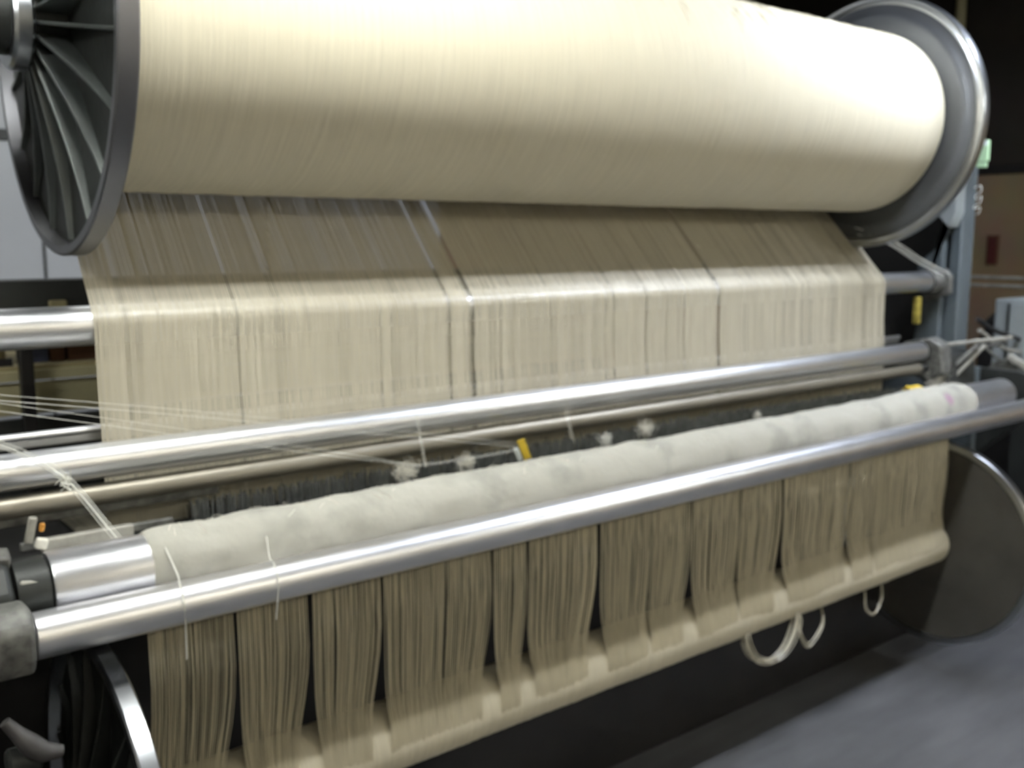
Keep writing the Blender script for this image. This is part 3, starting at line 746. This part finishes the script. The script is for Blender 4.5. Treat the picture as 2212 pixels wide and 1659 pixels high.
bn = thing('work_bench', 'olive-green bench behind the loom holding cartons at left', 'bench', (0.4, 1.15, 0))
obj('bench_top', MB().box((-1.2, 0.98, 1.372), (2.6, 1.5, 1.39)), 'tan', bn, bevel=0.003)
obj('edge_strip', MB().box((-1.2, 0.965, 1.345), (2.6, 0.98, 1.378)), 'olive', bn, bevel=0.002)
obj('front_panel', MB().box((-1.2, 0.985, 1.235), (2.6, 1.0, 1.338)), 'olive', bn, bevel=0.002)
obj('front_panel', MB().box((-1.2, 1.0, 0.35), (2.6, 1.02, 1.22)), 'dark', bn)
obj('post', MB().box((0.07, 0.90, 0.0), (0.108, 0.94, 1.56)), 'black', bn, bevel=0.003, label='dark upright post')
for xx in (-1.15, 2.5):
    for yy in (1.02, 1.42):
        obj('leg', MB().box((xx, yy, 0), (xx + 0.06, yy + 0.06, 1.372)), 'dark', bn)
def carton(label, a, b, material, lid=True):
    t = thing('carton', label, 'carton', ((a[0] + b[0]) / 2, (a[1] + b[1]) / 2, a[2]), 'cartons on the bench')
    obj('box_body', MB().box(a, b), material, t, bevel=0.003)
    obj('flap', MB().box((a[0] + 0.002, a[1] + 0.002, b[2]), (b[0] - 0.002, (a[1] + b[1]) / 2 - 0.002, b[2] + 0.004)), material, t)
    obj('flap', MB().box((a[0] + 0.002, (a[1] + b[1]) / 2 + 0.002, b[2]), (b[0] - 0.002, b[1] - 0.002, b[2] + 0.004)), material, t)
carton('blue-grey carton on the bench right of the dark post', (0.118, 1.05, 1.39), (0.185, 1.2, 1.46), 'blue')
carton('tall dark brown carton on the bench beside the yarn sheet edge', (0.245, 1.05, 1.39), (0.42, 1.25, 1.52), 'carton')
carton('narrow brown carton between the blue and tall brown cartons', (0.192, 1.06, 1.39), (0.238, 1.2, 1.49), 'carton')
carton('tan carton on the bench left of the dark post', (-0.02, 1.05, 1.40), (0.06, 1.2, 1.45), 'tan')
tray = MB().box((-0.2, 1.0, 1.391), (0.068, 1.3, 1.40)).box((-0.2, 1.0, 1.40), (0.068, 1.006, 1.415)).box((-0.2, 1.294, 1.40), (0.068, 1.3, 1.415))
obj('tray', tray, 'black', None, 'shallow black tray under the tan carton', 'tray')

# ------------------------------------------------------------------ behind, right
cb = thing('control_cabinet', 'pale grey control cabinet standing right of the loom end', 'cabinet', (4.5, -0.25, 0))
obj('cabinet_body', MB().box((4.3, -0.55, 1.12), (4.75, -0.02, 1.49)), 'frame_light', cb, bevel=0.01)
obj('door', MB().box((4.290, -0.535, 1.14), (4.302, -0.10, 1.47)), 'frame_light', cb, bevel=0.004)
obj('door_seam', MB().box((4.286, -0.1, 1.14), (4.30, -0.092, 1.47)), 'dark', cb)
obj('pedestal', MB().box((4.4, -0.45, 0), (4.65, -0.1, 1.12)), 'dark', cb)
for i, (p0, p1, p2) in enumerate((((3.86, -0.16, 1.42), (4.05, -0.14, 1.36), (4.28, -0.16, 1.30)), ((3.86, -0.17, 1.37), (4.05, -0.19, 1.28), (4.28, -0.17, 1.24)), ((3.86, -0.15, 1.33), (4.0, -0.22, 1.22), (4.28, -0.2, 1.16)))):
    obj('cable', MB().tube(spline([p0, p1, p2], 14), 0.011 - 0.002 * i, 8), ('black', 'bracket_light', 'bracket')[i], None,
        ('black cable, topmost of three between post and control cabinet', 'pale dusty cable, middle of three below the control cabinet', 'grey cable, lowest of three below the control cabinet')[i], 'cable', 'cables by the control cabinet')
gr = thing('guard_rail', 'thin twin guard rail in the far background at right', 'rail', (5.5, 0.1, 0))
for z_ in (1.545, 1.495):
    obj('rail', MB().tube([(5.5, 1.2, z_), (5.5, -1.0, z_)], 0.010, 8), 'bracket_light', gr)
for y_ in (1.15, -0.95):
    obj('rail_post', MB().tube([(5.5, y_, 0), (5.5, y_, 1.56)], 0.018, 8), 'dark', gr)
dm = thing('dark_machine', 'dark round-topped machine beyond the guard rail at right', 'machine', (6.0, 0.2, 0))
pl = [(0.75, 0.0), (0.75, 1.1)] + [(0.1 + 0.65 * math.cos(a), 1.1 + 0.36 * math.sin(a)) for a in np.linspace(0.2, PI - 0.2, 12)] + [(-0.55, 1.1), (-0.55, 0.0)]
obj('machine_body', MB().prism(pl, 5.7, 6.4), 'black', dm, bevel=0.01)
obj('machine_cover', MB().prism([(0.1 + 0.67 * math.cos(a), 1.1 + 0.37 * math.sin(a)) for a in np.linspace(0.4, PI - 0.4, 12)] + [(0.1 + 0.64 * math.cos(a), 1.1 + 0.35 * math.sin(a)) for a in np.linspace(PI - 0.4, 0.4, 12)], 5.68, 6.0), 'dark', dm)
sg = thing('notice_card', 'dark red notice card on the brown wall at far right', 'notice', (7.47, 1.57, 1.57))
obj('card', MB().box((7.47, 1.535, 1.58), (7.48, 1.60, 1.79)), 'red', sg)
obj('backing', MB().box((7.48, 1.52, 1.565), (7.5, 1.615, 1.805)), 'carton', sg)
pp = thing('vertical_pipe', 'dull green vertical pipe on the dark wall at upper right', 'pipe', (7.42, 1.93, 2.4))
obj('pipe', MB().tube([(7.42, 1.93, 2.4), (7.42, 1.93, H)], 0.04, 16), 'olive', pp)
for z_ in (2.6, 3.4, 4.2):
    obj('pipe_clamp', MB().box((7.40, 1.88, z_), (7.5, 1.98, z_ + 0.03)), 'dark', pp)
